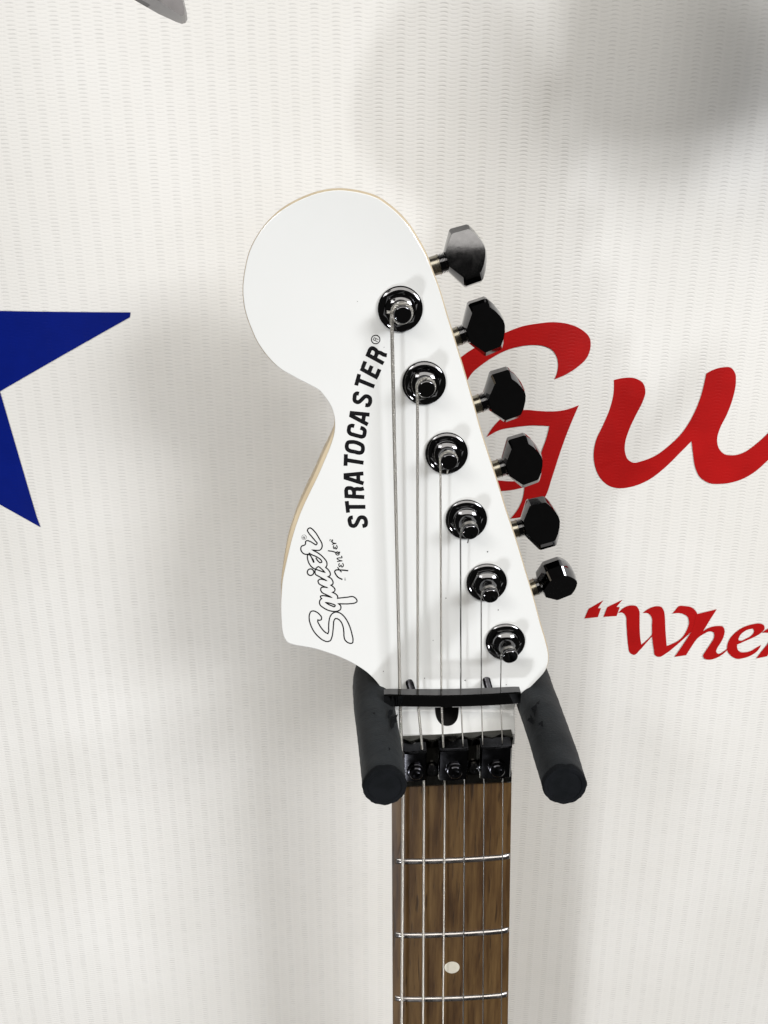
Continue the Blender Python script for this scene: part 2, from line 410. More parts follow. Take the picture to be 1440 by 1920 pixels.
# rim of bare maple: how far the wood stands out beyond the painted face, in metres
def rim(x, y):
    if x < 632 and 790 < y < 1120:
        s = min(1, (y - 790) / 60.0, (1120 - y) / 110.0); return 0.0002 + 0.00145 * max(0, s)
    if y < 700 and x < 520: return 0.00035
    if y < 480: return 0.00065
    if x > 740 and y < 1260: return 0.00042
    return 0.00012
def outset(pts, dists):
    o = []; n = len(pts)
    for i in range(n):
        e1 = (pts[i] - pts[i-1]).normalized(); e2 = (pts[(i+1) % n] - pts[i]).normalized()
        nn = Vector((-(e1.z + e2.z), 0, e1.x + e2.x))
        if nn.length < 1e-6: nn = Vector((-e1.z, 0, e1.x))
        nn.normalize(); o.append(pts[i] + nn * dists[i] * (-1 if ORI < 0 else 1))
    return o
ar = sum(face3[i-1].x * face3[i].z - face3[i].x * face3[i-1].z for i in range(nF))
ORI = -1 if ar > 0 else 1            # left normal of a counter-clockwise loop points inwards
rd = [rim(x, y) for x, y in face_px]
for _ in range(6): rd = [(rd[i-1] + rd[i] * 2 + rd[(i+1) % nF]) / 4 for i in range(nF)]
out3 = outset(face3, rd)
bm = bmesh.new()
def ring(pts, y): return [bm.verts.new((p.x, y, p.z)) for p in pts]
mid = [a.lerp(b_, 0.72) for a, b_ in zip(face3, out3)]
rows = [ring(face3, D_HS + 0.00012), ring(mid, D_HS + 0.00042), ring(out3, D_HS + 0.0012), ring(out3, D_HS + HS_T - 0.002), ring(mid, D_HS + HS_T - 0.0006), ring(outset(face3, [-0.001] * nF), D_HS + HS_T)]
for i in range(len(rows) - 1):
    for k in range(nF):
        bm.faces.new((rows[i][k], rows[i][(k+1) % nF], rows[i+1][(k+1) % nF], rows[i+1][k]))
bm.faces.new(rows[-1])
headstock = link('headstock', bm, m_maple, guitar, smooth=40)
# painted face, a skin of its own with the truss rod opening cut through
hole_px = spline([(838,1361),(849,1358.5),(857,1350),(860,1336),(859,1318),(852,1306),(838,1302),(824,1306),(817,1318),(816,1336),(820,1350),(828,1358.5)], 3)
Z0, Z1 = CAMZ - .1562, CAMZ - .1633
def shelf(z):
    t = min(1, max(0, (Z0 - z) / (Z0 - Z1))); return -.0065 * (t * t * (3 - 2 * t) * .5 + t * t * .5)
hole3 = [P(x, y, D_HS - .0065 * max(0, min(1, (y - 1327) / 49))) for x, y in hole_px]
bm = bmesh.new()
inner = outset(face3, [-0.00022] * nF); inner2 = outset(face3, [-0.00007] * nF)
yF = D_HS - 0.00018
fill(bm, [[Vector((p.x, yF, p.z)) for p in inner], [Vector((p.x, yF, p.z)) for p in hole3]])
bm.verts.ensure_lookup_table()
r0 = bm.verts[:nF]; 
r1 = ring(inner2, D_HS - 0.00012); r2 = ring(face3, D_HS + 0.00003); r3 = ring(face3, D_HS + 0.00013)
for A, B in ((r0, r1), (r1, r2), (r2, r3)):
    for k in range(nF): bm.faces.new((A[k], A[(k+1) % nF], B[(k+1) % nF], B[k]))
for q in range(13):
    bmesh.ops.bisect_plane(bm, geom=bm.verts[:] + bm.edges[:] + bm.faces[:], plane_co=(0, 0, Z0 + (Z1 - Z0) * q / 12), plane_no=(0, 0, 1))
for v in bm.verts:
    if v.co.y < D_HS + .0001: v.co.y += shelf(v.co.z)
face = link('painted_face', bm, m_white, headstock, smooth=12)
bm = bmesh.new()
a = [bm.verts.new((p.x, yF + shelf(p.z) + 0.00002, p.z)) for p in hole3]; c = [bm.verts.new((p.x, D_HS + 0.009, p.z)) for p in hole3]; n = len(a)
for k in range(n): bm.faces.new((a[k], a[(k+1) % n], c[(k+1) % n], c[k]))
bm.faces.new(c)
link('truss_rod_opening', bm, m_cav, headstock, smooth=40)

# --- printing on the face
yI = D_HS - 0.00022
_layer = [0]
def ink_map(x, y):
    p = P(x, y, D_HS); p.y = yI - 0.000002 * _layer[0]; return p
GLYPH = {  # strokes in a 0..w by 0..1 box (baseline 0), centre lines of a bold condensed italic
 'S': (.56, [[(.50,.72),(.49,.83),(.40,.91),(.27,.91),(.15,.89),(.09,.79),(.11,.67),(.20,.58),(.36,.47),(.47,.38),(.50,.27),(.46,.14),(.36,.09),(.22,.09),(.11,.14),(.07,.30)]]),
 'T': (.56, [[(0,.92),(.56,.92)], [(.28,.84),(.28,0)]]),
 'R': (.58, [[(.09,0),(.09,.915),(.34,.915),(.46,.86),(.49,.73),(.46,.59),(.34,.52),(.18,.52)], [(.34,.52),(.44,.46),(.47,.34),(.47,.14),(.51,0)]]),
 'A': (.62, [[(.07,0),(.25,.92),(.38,.92),(.55,0)], [(.16,.27),(.46,.27)]]),
 'O': (.60, [[(.09,.50),(.09,.25),(.14,.13),(.23,.085),(.37,.085),(.46,.13),(.51,.25),(.51,.75),(.46,.87),(.37,.915),(.23,.915),(.14,.87),(.09,.75),(.09,.50)]]),
 'C': (.58, [[(.50,.66),(.49,.80),(.42,.90),(.30,.915),(.18,.90),(.10,.80),(.09,.65),(.09,.35),(.10,.20),(.18,.10),(.30,.085),(.42,.10),(.49,.20),(.50,.34)]]),
 'E': (.50, [[(.09,0),(.09,1.0)], [(.17,.915),(.50,.915)], [(.17,.52),(.46,.52)], [(.17,.085),(.50,.085)]]),
}
LET = [('S',245,1815),('T',225,1680),('R',213,1550),('A',208,1415),('T',209,1270),('O',218,1145),('C',235,1000),('A',258,870),('S',285,715),('T',312,565),('E',358,450),('R',413,313)]
LC = [(620 + x / 4.8, 600 + y / 4.8) for _, x, y in LET]
CAP, ITAL = 36.5, 0.12
for i, (ch, _, _) in enumerate(LET):
    a_ = Vector(LC[max(i-1, 0)]); b_ = Vector(LC[min(i+1, 11)])
    d = (b_ - a_).normalized()
    up = Vector((d.y, -d.x))
    wd, strokes = GLYPH[ch]
    bm = bmesh.new(); _layer[0] = 0
    for st in strokes:
        pts = []
        src = spline(st, 3, closed=False) if ch in 'SOC' else (spline([(p[0], p[1], 1) if j < 3 or j > len(st)-2 else p for j, p in enumerate(st)], 4, closed=False) if ch == 'R' else st)
        for gx, gy in src:
            q = Vector(LC[i]) + d * ((gx - wd/2) * CAP * 1.07 + (gy - .5) * CAP * ITAL) + up * ((gy - .5) * CAP)
            pts.append(q)
        ribbon(bm, pts, 7.4, ink_map, closed=False); _layer[0] += 1
    link('letter', bm, m_ink, face)
def circ(cx, cy, r, n=24): return [(cx + r * math.cos(2*math.pi*k/n), cy + r * math.sin(2*math.pi*k/n)) for k in range(n)]
bm = bmesh.new(); _layer[0] = 0
cx, cy = 620 + 405/4.8, 600 + 175/4.8
ribbon(bm, circ(cx, cy, 8.0), 1.8, ink_map, closed=True); _layer[0] += 1
d = Vector((.42, -.91)).normalized(); up = Vector((d.y, -d.x))
for st in GLYPH['R'][1]:
    ribbon(bm, [Vector((cx, cy)) + d * (gx - .29) * 11.5 + up * (gy - .5) * 10 for gx, gy in st], 1.15, ink_map); _layer[0] += 1
link('registered_mark', bm, m_ink, face)
k7 = 200 / 1371.0
def q7(pts): return zz(pts, 520, 960, k7)
SQ_S = [(460,1268),(500,1280),(545,1315),(568,1350),(565,1380),(540,1388),(522,1384,1),(520,1400),(540,1445),(580,1505),(620,1545),(650,1560,1),(658,1540),(660,1480),(665,1400),(680,1340),(710,1300),(750,1283),(800,1292),(850,1330),(900,1400),(935,1480),(960,1570),(973,1640),(965,1680),(940,1685),(900,1670),(870,1640),(858,1600),(855,1540),(845,1470),(820,1410),(780,1372),(748,1366),(730,1390),(722,1450),(715,1530),(700,1610),(680,1650),(645,1662),(590,1645),(530,1600),(470,1530),(430,1450),(410,1370),(415,1310),(435,1275)]
SQ_Q = [(545,1140),(550,1190),(590,1225),(650,1258),(720,1274),(775,1270),(810,1250),(818,1215),(800,1185),(785,1175,1),(860,1178),(940,1175),(1000,1165),(1025,1145),(1015,1115),(975,1085),(900,1092),(775,1105,1),(775,1080),(750,1050),(710,1030,1),(735,1015),(742,995),(725,965),(690,938,1),(715,920),(715,890),(690,850),(652,828,1),(680,810),(682,790),(660,745),(622,710,1),(638,680),(635,640),(600,590),(540,535),(450,485,1),(500,490),(550,485),(575,450),(575,410),(540,340),(490,260),(440,210),(425,202),(395,215),(388,235),(400,260),(440,310),(490,370),(512,400),(500,418),(465,400),(420,375),(385,365),(365,375),(362,410),(345,425),(315,435),(302,465),(310,500),(345,535),(380,542),(400,540,1),(388,560),(390,600),(410,660),(450,710),(490,732,1),(485,760),(490,795),(530,822),(580,850),(635,880,1),(590,865),(545,862),(525,880),(530,910),(580,945),(645,970,1),(600,962),(565,970),(558,1000),(575,1030),(630,1060),(700,1095,1),(640,1080),(580,1072),(555,1080),(560,1100),(570,1110,1),(550,1130)]
bm = bmesh.new(); _layer[0] = 0
LWD = 2.35
for lp, cl in ((SQ_S, True), (SQ_Q, True), ([(622,1160,1),(660,1166),(710,1180),(745,1200),(735,1213),(700,1202),(655,1182)], True),
               ([(490,732,1),(508,712),(525,700),(570,730),(612,772,1),(565,758),(520,742)], True),
               ([(400,540,1),(425,556),(440,580),(452,610),(470,648)], False), ([(405,522,1),(440,545),(490,565),(530,588),(565,618),(572,640),(552,648),(525,628),(495,585)], False)):
    ribbon(bm, spline(q7(lp), 4, closed=cl), LWD, ink_map, closed=cl); _layer[0] += 1
ribbon(bm, [(520 + 428*k7 + 42*k7*math.cos(t*math.pi/12), 960 + 770*k7 + 42*k7*math.sin(t*math.pi/12)) for t in range(24)], LWD, ink_map, closed=True); _layer[0] += 1
ribbon(bm, q7([(445,590),(462,615),(470,648)]), 3.0, ink_map); _layer[0] += 1
link('script_logo', bm, m_ink, face, label='outlined black script logo')
bm = bmesh.new()
ribbon(bm, [(520 + 345*k7 + 31*k7*math.cos(t*math.pi/10), 960 + 322*k7 + 31*k7*math.sin(t*math.pi/10)) for t in range(20)], 0.6, ink_map, closed=True); _layer[0] += 1
ribbon(bm, q7([(360,338),(330,332),(330,318),(345,316),(345,330),(360,312)]), 0.9, ink_map); _layer[0] += 1
link('registered_mark', bm, m_ink, face)
bm = bmesh.new()
def sc_(pts, x0, x1, y0, y1): return [(x0 + (x1 - x0) * v, y0 + (y1 - y0) * u_) for u_, v in pts]
EPS = [(.95,.85),(.55,1.0),(.15,.78),(.5,.52),(.05,.30),(.35,0),(1.0,.18)]
for st, wd in (([(912,752),(860,745),(800,742),(752,744),(738,760),(750,795),(785,838),(838,864)], 2.0), ([(775,705),(798,740),(826,770)], 1.6),
               (sc_(EPS, 850, 790, 708, 652), 1.4), (sc_([(0,1),(.08,.4),(.12,0),(.25,.6),(.55,1),(.65,.6),(.68,0),(1,.12)], 832, 768, 634, 560), 1.4),
               (sc_([(.85,.75),(.5,1),(.12,.65),(.2,.1),(.55,.08),(.9,.6)], 798, 750, 556, 498), 1.4), ([(650,494),(720,505),(798,524),(802,505)], 1.7),
               (sc_(EPS, 770, 720, 476, 422), 1.4), (sc_([(0,1),(.12,.4),(.18,0),(.28,.6),(.6,1.05),(.75,.8),(1,.9)], 752, 702, 412, 350), 1.5)):
    ribbon(bm, spline(q7(st), 3, closed=False), wd * 1.25, ink_map); _layer[0] += 1
ribbon(bm, circ(520 + 683*k7, 960 + 360*k7, 1.6, 10), 0.7, ink_map, closed=True); _layer[0] += 1
for yy in (846, 860, 872): ribbon(bm, q7([(862, yy), (880, yy)]), 0.7, ink_map); _layer[0] += 1
link('small_script', bm, m_ink, face)
# specks of dirt on the lacquer
bm = bmesh.new()
for x, y, r in [(914,1034,1.3),(836,1121,1.0),(934,1143,1.1),(675,1261,1.0),(719,1258,.9),(796,1271,.9),(872,1275,1.2),(655,862,.7),(720,651,.7),(670,565,.7),(812,1200,.7),(741,1335,2.0),(949,1283,.8)]:
    vs = [bm.verts.new(ink_map(px, py)) for px, py in circ(x, y, r, 8)]; bm.faces.new(vs)
sp = link('dirt_speck', bm, m_cav, face); sp['kind'] = 'stuff'

# --- tuning machines
FL = [(750.5,579),(795,717.5),(837,849),(874,973),(912,1091),(947,1202)]
TIP = [(755.6,591),(800,730),(842.5,867),(883,999.5),(920.5,1119),(957,1233)]
BC = [(873,480),(908,612),(947,740),(980,863),(1014,980),(1044,1085)]
BS = [(812,499),(851,633),(891,759),(929,880),(962,993),(999,1102)]
PHI = [-11.35, 10, 14, 5, -15, 33]
D_TUN = D_HS + HS_T + 0.006
def button_mesh(c0, s, bdir, cdir):
    A = 0.0133; T = 0.0043
    half = [(0.0, .0030), (.0036, .0089), (.0042, .0093), (.0094, .0091), (.0100, .0087), (.0114, .0064), (.0126, .0034), (.0132, .0010)]
    def sec(ka, kh):
        pts = [(a * ka + A * (1 - ka) * .5, h * kh) for a, h in half]
        return pts + [(a, -h) for a, h in pts[::-1]]
    bm = bmesh.new(); rings = []
    for c, ka, kh in ((T, .93, .77), (T - .0028, 1.0, 1.0), (-T + .0028, 1.0, 1.0), (-T, .93, .77)):
        rings.append([bm.verts.new(c0 + s * (a - A * .5) + bdir * h + cdir * c) for a, h in sec(ka, kh)])
    n = len(rings[0])
    for i in range(len(rings) - 1):
        for k in range(n): bm.faces.new((rings[i][k], rings[i][(k+1) % n], rings[i+1][(k+1) % n], rings[i+1][k]))
    bm.faces.new(rings[0]); bm.faces.new(rings[-1][::-1])
    return bm
posts = []
for i in range(6):
    base = P(*FL[i], D_HS - 0.0002)
    tip = P(*TIP[i], D_HS - 0.0092)
    ax = Vector((0, -1, 0)); lean = (tip - base); H = lean.length; lean.normalize()
    bm = bmesh.new()
    lathe(bm, [(.00672, 0), (.00685, .0003), (.00680, .0008), (.0064, .0012), (.0050, .00145), (.0048, .0014)], base, ax, 48)
    tun = link('tuning_machine', bm, m_bchrome, guitar, smooth=35)
    bm = bmesh.new()
    lathe(bm, [(.0054, .0012), (.0054, .0020), (.0049, .0025)], base, ax, 6, phase=.3 + i)
    lathe(bm, [(.0047, .0024), (.0045, .0030), (.0038, .0036), (.0030, .0039), (.0029, .0037)], base, ax, 36)
    link('bushing_nut', bm, m_bchrome, tun, smooth=28)
    bm = bmesh.new()
    pb = base + ax * .0025
    L = (tip - pb); HL = L.length; L.normalize()
    lathe(bm, [(.0029, 0), (.0029, HL - .0046), (.0024, HL - .0040), (.00225, HL - .0028), (.0024, HL - .0017), (.00268, HL - .0013), (.00272, HL - .0006), (.00255, HL - .00015), (.0022, HL)], pb, L, 36)
    link('string_post', bm, m_bchrome, tun, smooth=50)
    posts.append((pb, L, HL))
    # shaft and button at the side
    e = P(*BS[i], D_TUN); c0 = P(*BC[i], D_TUN)
    s = (c0 - e).normalized(); bd = s.cross(Vector((0, 1, 0))).normalized()
    if bd.z < 0: bd = -bd
    cd0 = Vector((0, -1, 0)); ph = R(PHI[i])
    bdir = bd * math.cos(ph) + cd0 * math.sin(ph); cdir = cd0 * math.cos(ph) - bd * math.sin(ph)
    dist = (c0 - e).length - .0066
    bm = bmesh.new()
    tube_prof = [(.0031, -.008), (.0031, dist * .40), (.0033, dist * .42), (.0033, dist * .50), (.0028, dist * .52)]
    lathe(bm, tube_prof, e, s, 28)
    link('shaft_collar', bm, m_bnick, tun, smooth=30)
    bm = bmesh.new()
    pr = [(.0025, dist * .50)]
    for q in range(4):
        t0 = dist * (.52 + .115 * q); pr += [(.0026, t0), (.0032, t0 + dist * .03), (.0032, t0 + dist * .075), (.0026, t0 + dist * .10)]
    pr.append((.0024, dist + .001))
    lathe(bm, pr, e, s, 28)
    link('ribbed_washer', bm, m_bchrome, tun, smooth=30)
    bm = button_mesh(c0, s, bdir, cdir)
    bmesh.ops.bevel(bm, geom=[ed for ed in bm.edges if ed.calc_face_angle(0) > R(24)], offset=.00028, segments=2, affect='EDGES', profile=.6)
    link('tuner_button', bm, m_bchrome, tun, smooth=22)
    # gear housing behind the headstock
    bm = bmesh.new()
    gx = Vector((base.x, 0, base.z)); ho = e - s * .010
    ctr = Vector((ho.x, D_HS + HS_T + .006, ho.z))
    loop = [(ctr.x + s.x * a_ + bd.x * b2, ctr.z + s.z * a_ + bd.z * b2) for a_, b2 in ((-.011, -.006), (.006, -.006), (.008, -.003), (.008, .003), (.006, .006), (-.011, .006))]
    prism(bm, loop, D_HS + HS_T + .0001, D_HS + HS_T + .011, .0008)
    link('gear_housing', bm, m_bchrome, tun, smooth=30)

# --- fretboard, neck, frets, inlay
zt, zb = P(848, 1452, D_FB).z, CAMZ - .66
Lp, Lq = P(735, 1505, D_FB), P(737, 1920, D_FB); Rp, Rq = P(960, 1475, D_FB), P(953, 1920, D_FB)
def xl(z): return Lp.x + (Lq.x - Lp.x) * (z - Lp.z) / (Lq.z - Lp.z)
def xr(z): return Rp.x + (Rq.x - Rp.x) * (z - Rp.z) / (Rq.z - Rp.z)
def fb_y(x, z):
    c = (xl(z) + xr(z)) / 2; return D_FB + (x - c) ** 2 / (2 * .305)
bm = bmesh.new(); NC = 14; rows = []
for j in range(25):
    z = zt + (zb - zt) * j / 24; r = []
    for i in range(NC + 1):
        x = xl(z) + (xr(z) - xl(z)) * i / NC; r.append(bm.verts.new((x, fb_y(x, z) + (.0004 if i in (0, NC) else 0), z)))
    r.append(bm.verts.new((xr(z) + .0001, D_FB + .0058, z))); r.append(bm.verts.new((xl(z) - .0001, D_FB + .0058, z)))
    rows.append(r)
n = NC + 3
for j in range(24):
    for k in range(n): bm.faces.new((rows[j][k], rows[j][(k+1) % n], rows[j+1][(k+1) % n], rows[j+1][k]))
bm.faces.new(rows[0]); bm.faces.new(rows[-1][::-1])
fb = link('fretboard', bm, m_wood, guitar, smooth=40)
bm = bmesh.new(); rows = []
z_top = P(850, 1372, D_HS).z
for j in range(22):
    z = z_top + (zb - z_top) * j / 21; r = []
    xc, hw = (xl(z) + xr(z)) / 2, (xr(z) - xl(z)) / 2 + .0001
    for k in range(15):
        a_ = math.pi * k / 14
        r.append(bm.verts.new((xc - hw * math.cos(a_), D_FB + .0062 + .0145 * math.sin(a_) ** .8, z)))
    rows.append(r)
for j in range(21):
    for k in range(14): bm.faces.new((rows[j][k], rows[j][k+1], rows[j+1][k+1], rows[j+1][k]))
    bm.faces.new((rows[j][14], rows[j][0], rows[j+1][0], rows[j+1][14]))
bm.faces.new(rows[0]); bm.faces.new(rows[-1][::-1])
link('neck', bm, m_maple, guitar, smooth=60)
zf1, zf2, zf3 = (P(848, y, D_FB - .0008).z for y in (1613, 1752, 1872))
sc = (zf1 - zf3) / (34.31 + 32.38)
FZ = [(742, 1618, 957, 1609), (741.5, 1757, 954.5, 1748), (741, 1876.5, 952, 1869)]
nxt = []
for f in range(11):
    if f < 3:
        a_, b_ = P(FZ[f][0], FZ[f][1], D_FB - .0002), P(FZ[f][2], FZ[f][3], D_FB - .0002)
        last = (a_, b_)
    else:
        dz = -36.35 * 2 ** (-f / 12.0) * sc
        a_, b_ = last[0] + Vector((0, 0, dz)), last[1] + Vector((0, 0, dz)); last = (a_, b_)
    bm = bmesh.new(); rows = []
    for i in range(17):
        s_ = (0, .012, *[q / 14 for q in range(1, 14)], .988, 1)[i]; p = a_.lerp(b_, s_); y0 = fb_y(p.x, p.z); r = []
        endk = 0.15 if i in (0, 16) else (0.75 if i in (1, 15) else 1.0)
        for k in range(9):
            t = math.pi * k / 8
            r.append(bm.verts.new((p.x, y0 - (.00125 * endk) * math.sin(t) + .0003, p.z + .00125 * math.cos(t))))
        rows.append(r)
    for i in range(16):
        for k in range(8): bm.faces.new((rows[i][k], rows[i][k+1], rows[i+1][k+1], rows[i+1][k]))
        bm.faces.new((rows[i][8], rows[i][0], rows[i+1][0], rows[i+1][8]))
    bm.faces.new(rows[0]); bm.faces.new(rows[-1][::-1])
    link('fret', bm, m_fret, fb, smooth=50)
bm = bmesh.new(); c = P(847.5, 1814, D_FB); vs = []
for rr in (.0029, .0027):
    vs.append([bm.verts.new((c.x + rr * math.cos(t), fb_y(c.x + rr * math.cos(t), c.z) - (.00002 if rr > .0028 else .00008), c.z + rr * math.sin(t))) for t in [2*math.pi*k/32 for k in range(32)]])
for k in range(32): bm.faces.new((vs[0][k], vs[0][(k+1) % 32], vs[1][(k+1) % 32], vs[1][k]))
bm.faces.new(vs[1])
link('inlay_dot', bm, m_pearl, fb)

# --- locking nut
zN0, zN1 = P(850, 1468, D_FB).z, Z1
SN = [(752.5,), (791,), (831,), (868,), (905,), (942,)]
xa, xb = P(737, 1440, .2465).x, P(960, 1440, .2465).x
sxs = [P(p[0], 1410, .245).x for p in SN]
slope = -0.045 * 1.0   # the guitar hangs a touch out of plumb
def nz(x, z): return z + (x - (xa + xb) / 2) * .05
bm = bmesh.new(); N = 132; rows = []
for i in range(N + 1):
    x = xa + (xb - xa) * i / N
    dn = min(abs(x - s_) for s_ in sxs)
    pk = max(0.0, 1 - dn / .0034) ** 1.3 if sxs[0] - .004 < x < sxs[-1] + .004 else 0.2
    yl = .2476 + .0021 * pk
    prof = [(zN1, .2540), (zN1 + .0001, .2522), (zN1 + .0001, yl + .0004), (zN1 - .0002, yl), (zN1 - .0012, yl + .0001), (zN1 - .0034, .2486 + .0010 * pk), (zN1 - .0046, .2484), (zN0 + .0050, .2482), (zN0 + .0042, .2464), (zN0 + .0008, .2462), (zN0, .2467), (zN0 - .0002, .2520), (zN1 - .001, .2600)]
    rows.append([bm.verts.new((x, y, nz(x, z))) for z, y in prof])
n = len(rows[0])
for i in range(N):
    for k in range(n): bm.faces.new((rows[i][k], rows[i][(k+1) % n], rows[i+1][(k+1) % n], rows[i+1][k]))
bm.faces.new(rows[0]); bm.faces.new(rows[-1][::-1])
nut = link('locking_nut', bm, m_nut, guitar, smooth=24)
for (x0, x1, y0, y1) in ((757, 800, 1411, 1466), (824, 879, 1406.5, 1464), (902.5, 960.5, 1402, 1461)):
    Dc = .2422
    a_, b_, c_, d_ = P(x0, y0, Dc), P(x1, y0, Dc), P(x1, y1, Dc), P(x0, y1, Dc)
    xm = (a_.x + b_.x) / 2
    bm = bmesh.new()
    def sct(z, back):
        e = .0004
        pr = [(a_.x, .2476), (a_.x, Dc + .0006), (a_.x + e, Dc), (xm, Dc - .0007), (b_.x - e, Dc), (b_.x, Dc + .0006), (b_.x, .2476)]
        return [bm.verts.new((x, y + back, nz(x, z))) for x, y in pr]
    zt_, zb_ = (a_.z + b_.z) / 2 - nz(xm, 0), (c_.z + d_.z) / 2 - nz(xm, 0)
    rows = [sct(zt_ , .0007), sct(zt_ - .0005, 0), sct(zb_ + .0005, 0), sct(zb_, .0006)]
    for i in range(3):
        for k in range(7): bm.faces.new((rows[i][k], rows[i][(k+1) % 7], rows[i+1][(k+1) % 7], rows[i+1][k]))
    bm.faces.new(rows[0]); bm.faces.new(rows[-1][::-1])
    bmesh.ops.bevel(bm, geom=[ed for ed in bm.edges if ed.calc_face_angle(0) > R(20)], offset=.00032, segments=3, affect='EDGES')
    link('clamp_block', bm, m_blackmetal, nut, smooth=38)
    # hex-socket bolt: head with a recessed six-sided hole
    bm = bmesh.new(); ctr = P((x0 + x1) / 2 + 1.5, y1 - 18.5, Dc - .0012)
    lathe(bm, [(.0031, -.0008), (.0031, .0001), (.0028, .0003), (.0024, .0004), (.0024, .0010), (.0021, .0013), (.0013, .0013), (.0012, .0003), (.0002, .0001)], ctr, (0, -1, 0), 24)
    link('clamp_bolt', bm, m_blackmetal, nut, smooth=30)
for (x, y) in ((810, 1442), (889, 1438.5), (747, 1446)):
    bm = bmesh.new(); ctr = P(x, y, .2476)
    lathe(bm, [(.0022, 0), (.0022, .0008), (.0018, .0013), (.0010, .0013), (.0009, .0006), (.0002, .0005)], ctr, (0, -1, 0), 20)
    link('mounting_screw', bm, m_bchrome, nut, smooth=30)

# --- string retainer bar with its two screws
bm = bmesh.new(); rows = []
xa2, xb2 = P(720, 1312, .247).x, P(977, 1312, .247).x
za, zb2 = P(848, 1302.5, .2470).z, P(848, 1325.5, .2470).z
for i in range(25):
    s_ = i / 24; x = xa2 + (xb2 - xa2) * s_
    dz = -.0004 * math.sin(math.pi * s_) + .0009 * (s_ - .5); dy = .0016 * (1 - math.sin(math.pi * s_)) * 0.5
    e = .00045; k = 0.93 if i in (0, 24) else 1
    y0, y1 = .2470 + dy, .2520 + dy * .3
    hz = (za - zb2) / 2 * k; zc = (za + zb2) / 2 + dz
    rows.append([bm.verts.new((x, y, zc + z)) for y, z in ((y0, hz - e), (y0 + e, hz), (y1 - e, hz), (y1, hz - e), (y1, -hz + e), (y1 - e, -hz), (y0 + e, -hz), (y0, -hz + e))])
for i in range(24):
    for k in range(8): bm.faces.new((rows[i][k], rows[i][(k+1) % 8], rows[i+1][(k+1) % 8], rows[i+1][k]))
bm.faces.new(rows[0]); bm.faces.new(rows[-1][::-1])
bmesh.ops.bevel(bm, geom=[ed for ed in bm.edges if R(30) < ed.calc_face_angle(0) < R(60)], offset=.00018, segments=2, affect='EDGES')
bar = link('string_retainer', bm, m_bchrome, guitar, smooth=38)
for hx, hy, tx, ty in ((778, 1314, 766.5, 1276), (922, 1312, 911, 1271)):
    f_ = P(hx, hy, .2475); t_ = P(tx, ty, D_HS + .001)
    dr = (t_ - f_).normalized(); Ls = (t_ - f_).length
    bm = bmesh.new(); pr = [(.0012, .003)]
    q = .003
    while q < Ls:
        pr += [(.00115, q), (.00140, q + .0003)]; q += .0006
    lathe(bm, pr, f_, dr, 20)
    lathe(bm, [(.0009, .0006), (.0010, .0002), (.0015, .0001), (.0019, .0002), (.0020, .0016)], f_, dr, 24)
    link('retainer_screw', bm, m_blackmetal, bar, smooth=25)

# --- strings
SR = [.00058, .00046, .00035, .00026, .00022, .00019]
PT = [(734.5, 592), (783, 728), (826, 868), (863.5, 1000), (902.5, 1118), (939.5, 1236)]
PB = [750, 783.5, 827.5, 864, 902.5, 938.5]
PN = [752.5, 791, 831, 868, 905, 942]
PF = [756, 795, 834, 871, 907.5, 943]
PE = [753, 793, 830.5, 868.5, 905.5, 940]
for i in range(6):
    pb, L, HL = posts[i]; r = SR[i]
    m_ = m_wound if i < 3 else m_str
    bm = bmesh.new(); pts = []
    A1 = (Vector((1, 0, 0)) - L * L.x).normalized(); B1 = L.cross(A1)
    if B1.z < 0: B1 = -B1
    rc = .00225 + r
    turns = (1.0, 1.3, 1.6, 2.4, 2.7, 3.0)[i]; hc = HL - .0027
    nT = int(turns * 28)
    for k in range(nT + 1):                                   # winding, ending on the bass side of the post
        a_ = math.pi + 2 * math.pi * (turns - turns * k / nT) * -1
        hh = hc + (.0008 - (turns * 2 * r * 1.05) * k / nT * .8 if i else .0007 - .0012 * k / nT)
        pts.append(pb + L * hh + (A1 * math.cos(a_) + B1 * math.sin(a_)) * rc)
    s0 = pts[-1]
    top = Vector((P(*PT[i], .2512).x, s0.y, s0.z - .002))
    pts.append(top)
    barp = P(PB[i], 1302, .2534)
    for k in range(1, 9): pts.append(top.lerp(barp, k / 8))
    b2 = P(PB[i] + .6, 1322, .2532); pts.append(b2)
    nt_ = P(PN[i], 1396, .2446 - r)
    for k in range(1, 5): pts.append(b2.lerp(nt_, k / 4))
    pts.append(P(PN[i] + .6, 1410, .2448 - r)); pts.append(P(PF[i], 1468, .2452))
    e1, e2 = P(PF[i], 1480, .2452), P(PE[i], 1920, .2441)
    eL = e1 + (e2 - e1) * ((CAMZ - .655 - e1.z) / (e2.z - e1.z))
    for k in range(31): pts.append(e1.lerp(eL, k / 30.0))
    tube(bm, pts, r, 12)
    st = link('string', bm, m_, guitar, smooth=60)
    # cut end of the string at the post
    bm = bmesh.new(); e0 = pts[0]
    stub = [Vector((-.0016, -.0003, .0002)), Vector((-.0001, -.0012, .0010)), Vector((-.0004, -.0006, -.0018)), Vector((-.0005, -.0004, -.0022)), Vector((-.0006, -.0003, -.0012)), Vector((-.0006, -.0002, -.0012))][i]
    o_ = [s0, pb + L * (HL - .0016) + B1 * .0024, pb + L * (HL - .0020) - B1 * .0026, pb + L * (HL - .002) - B1 * .0026, pb + L * (HL - .002) + B1 * .0024, pb + L * (HL - .002) + B1 * .0024][i]
    tube(bm, [o_, o_ + stub * .5, o_ + stub], max(r * .8, .0002), 8)
    link('string_end', bm, m_, st, smooth=60)

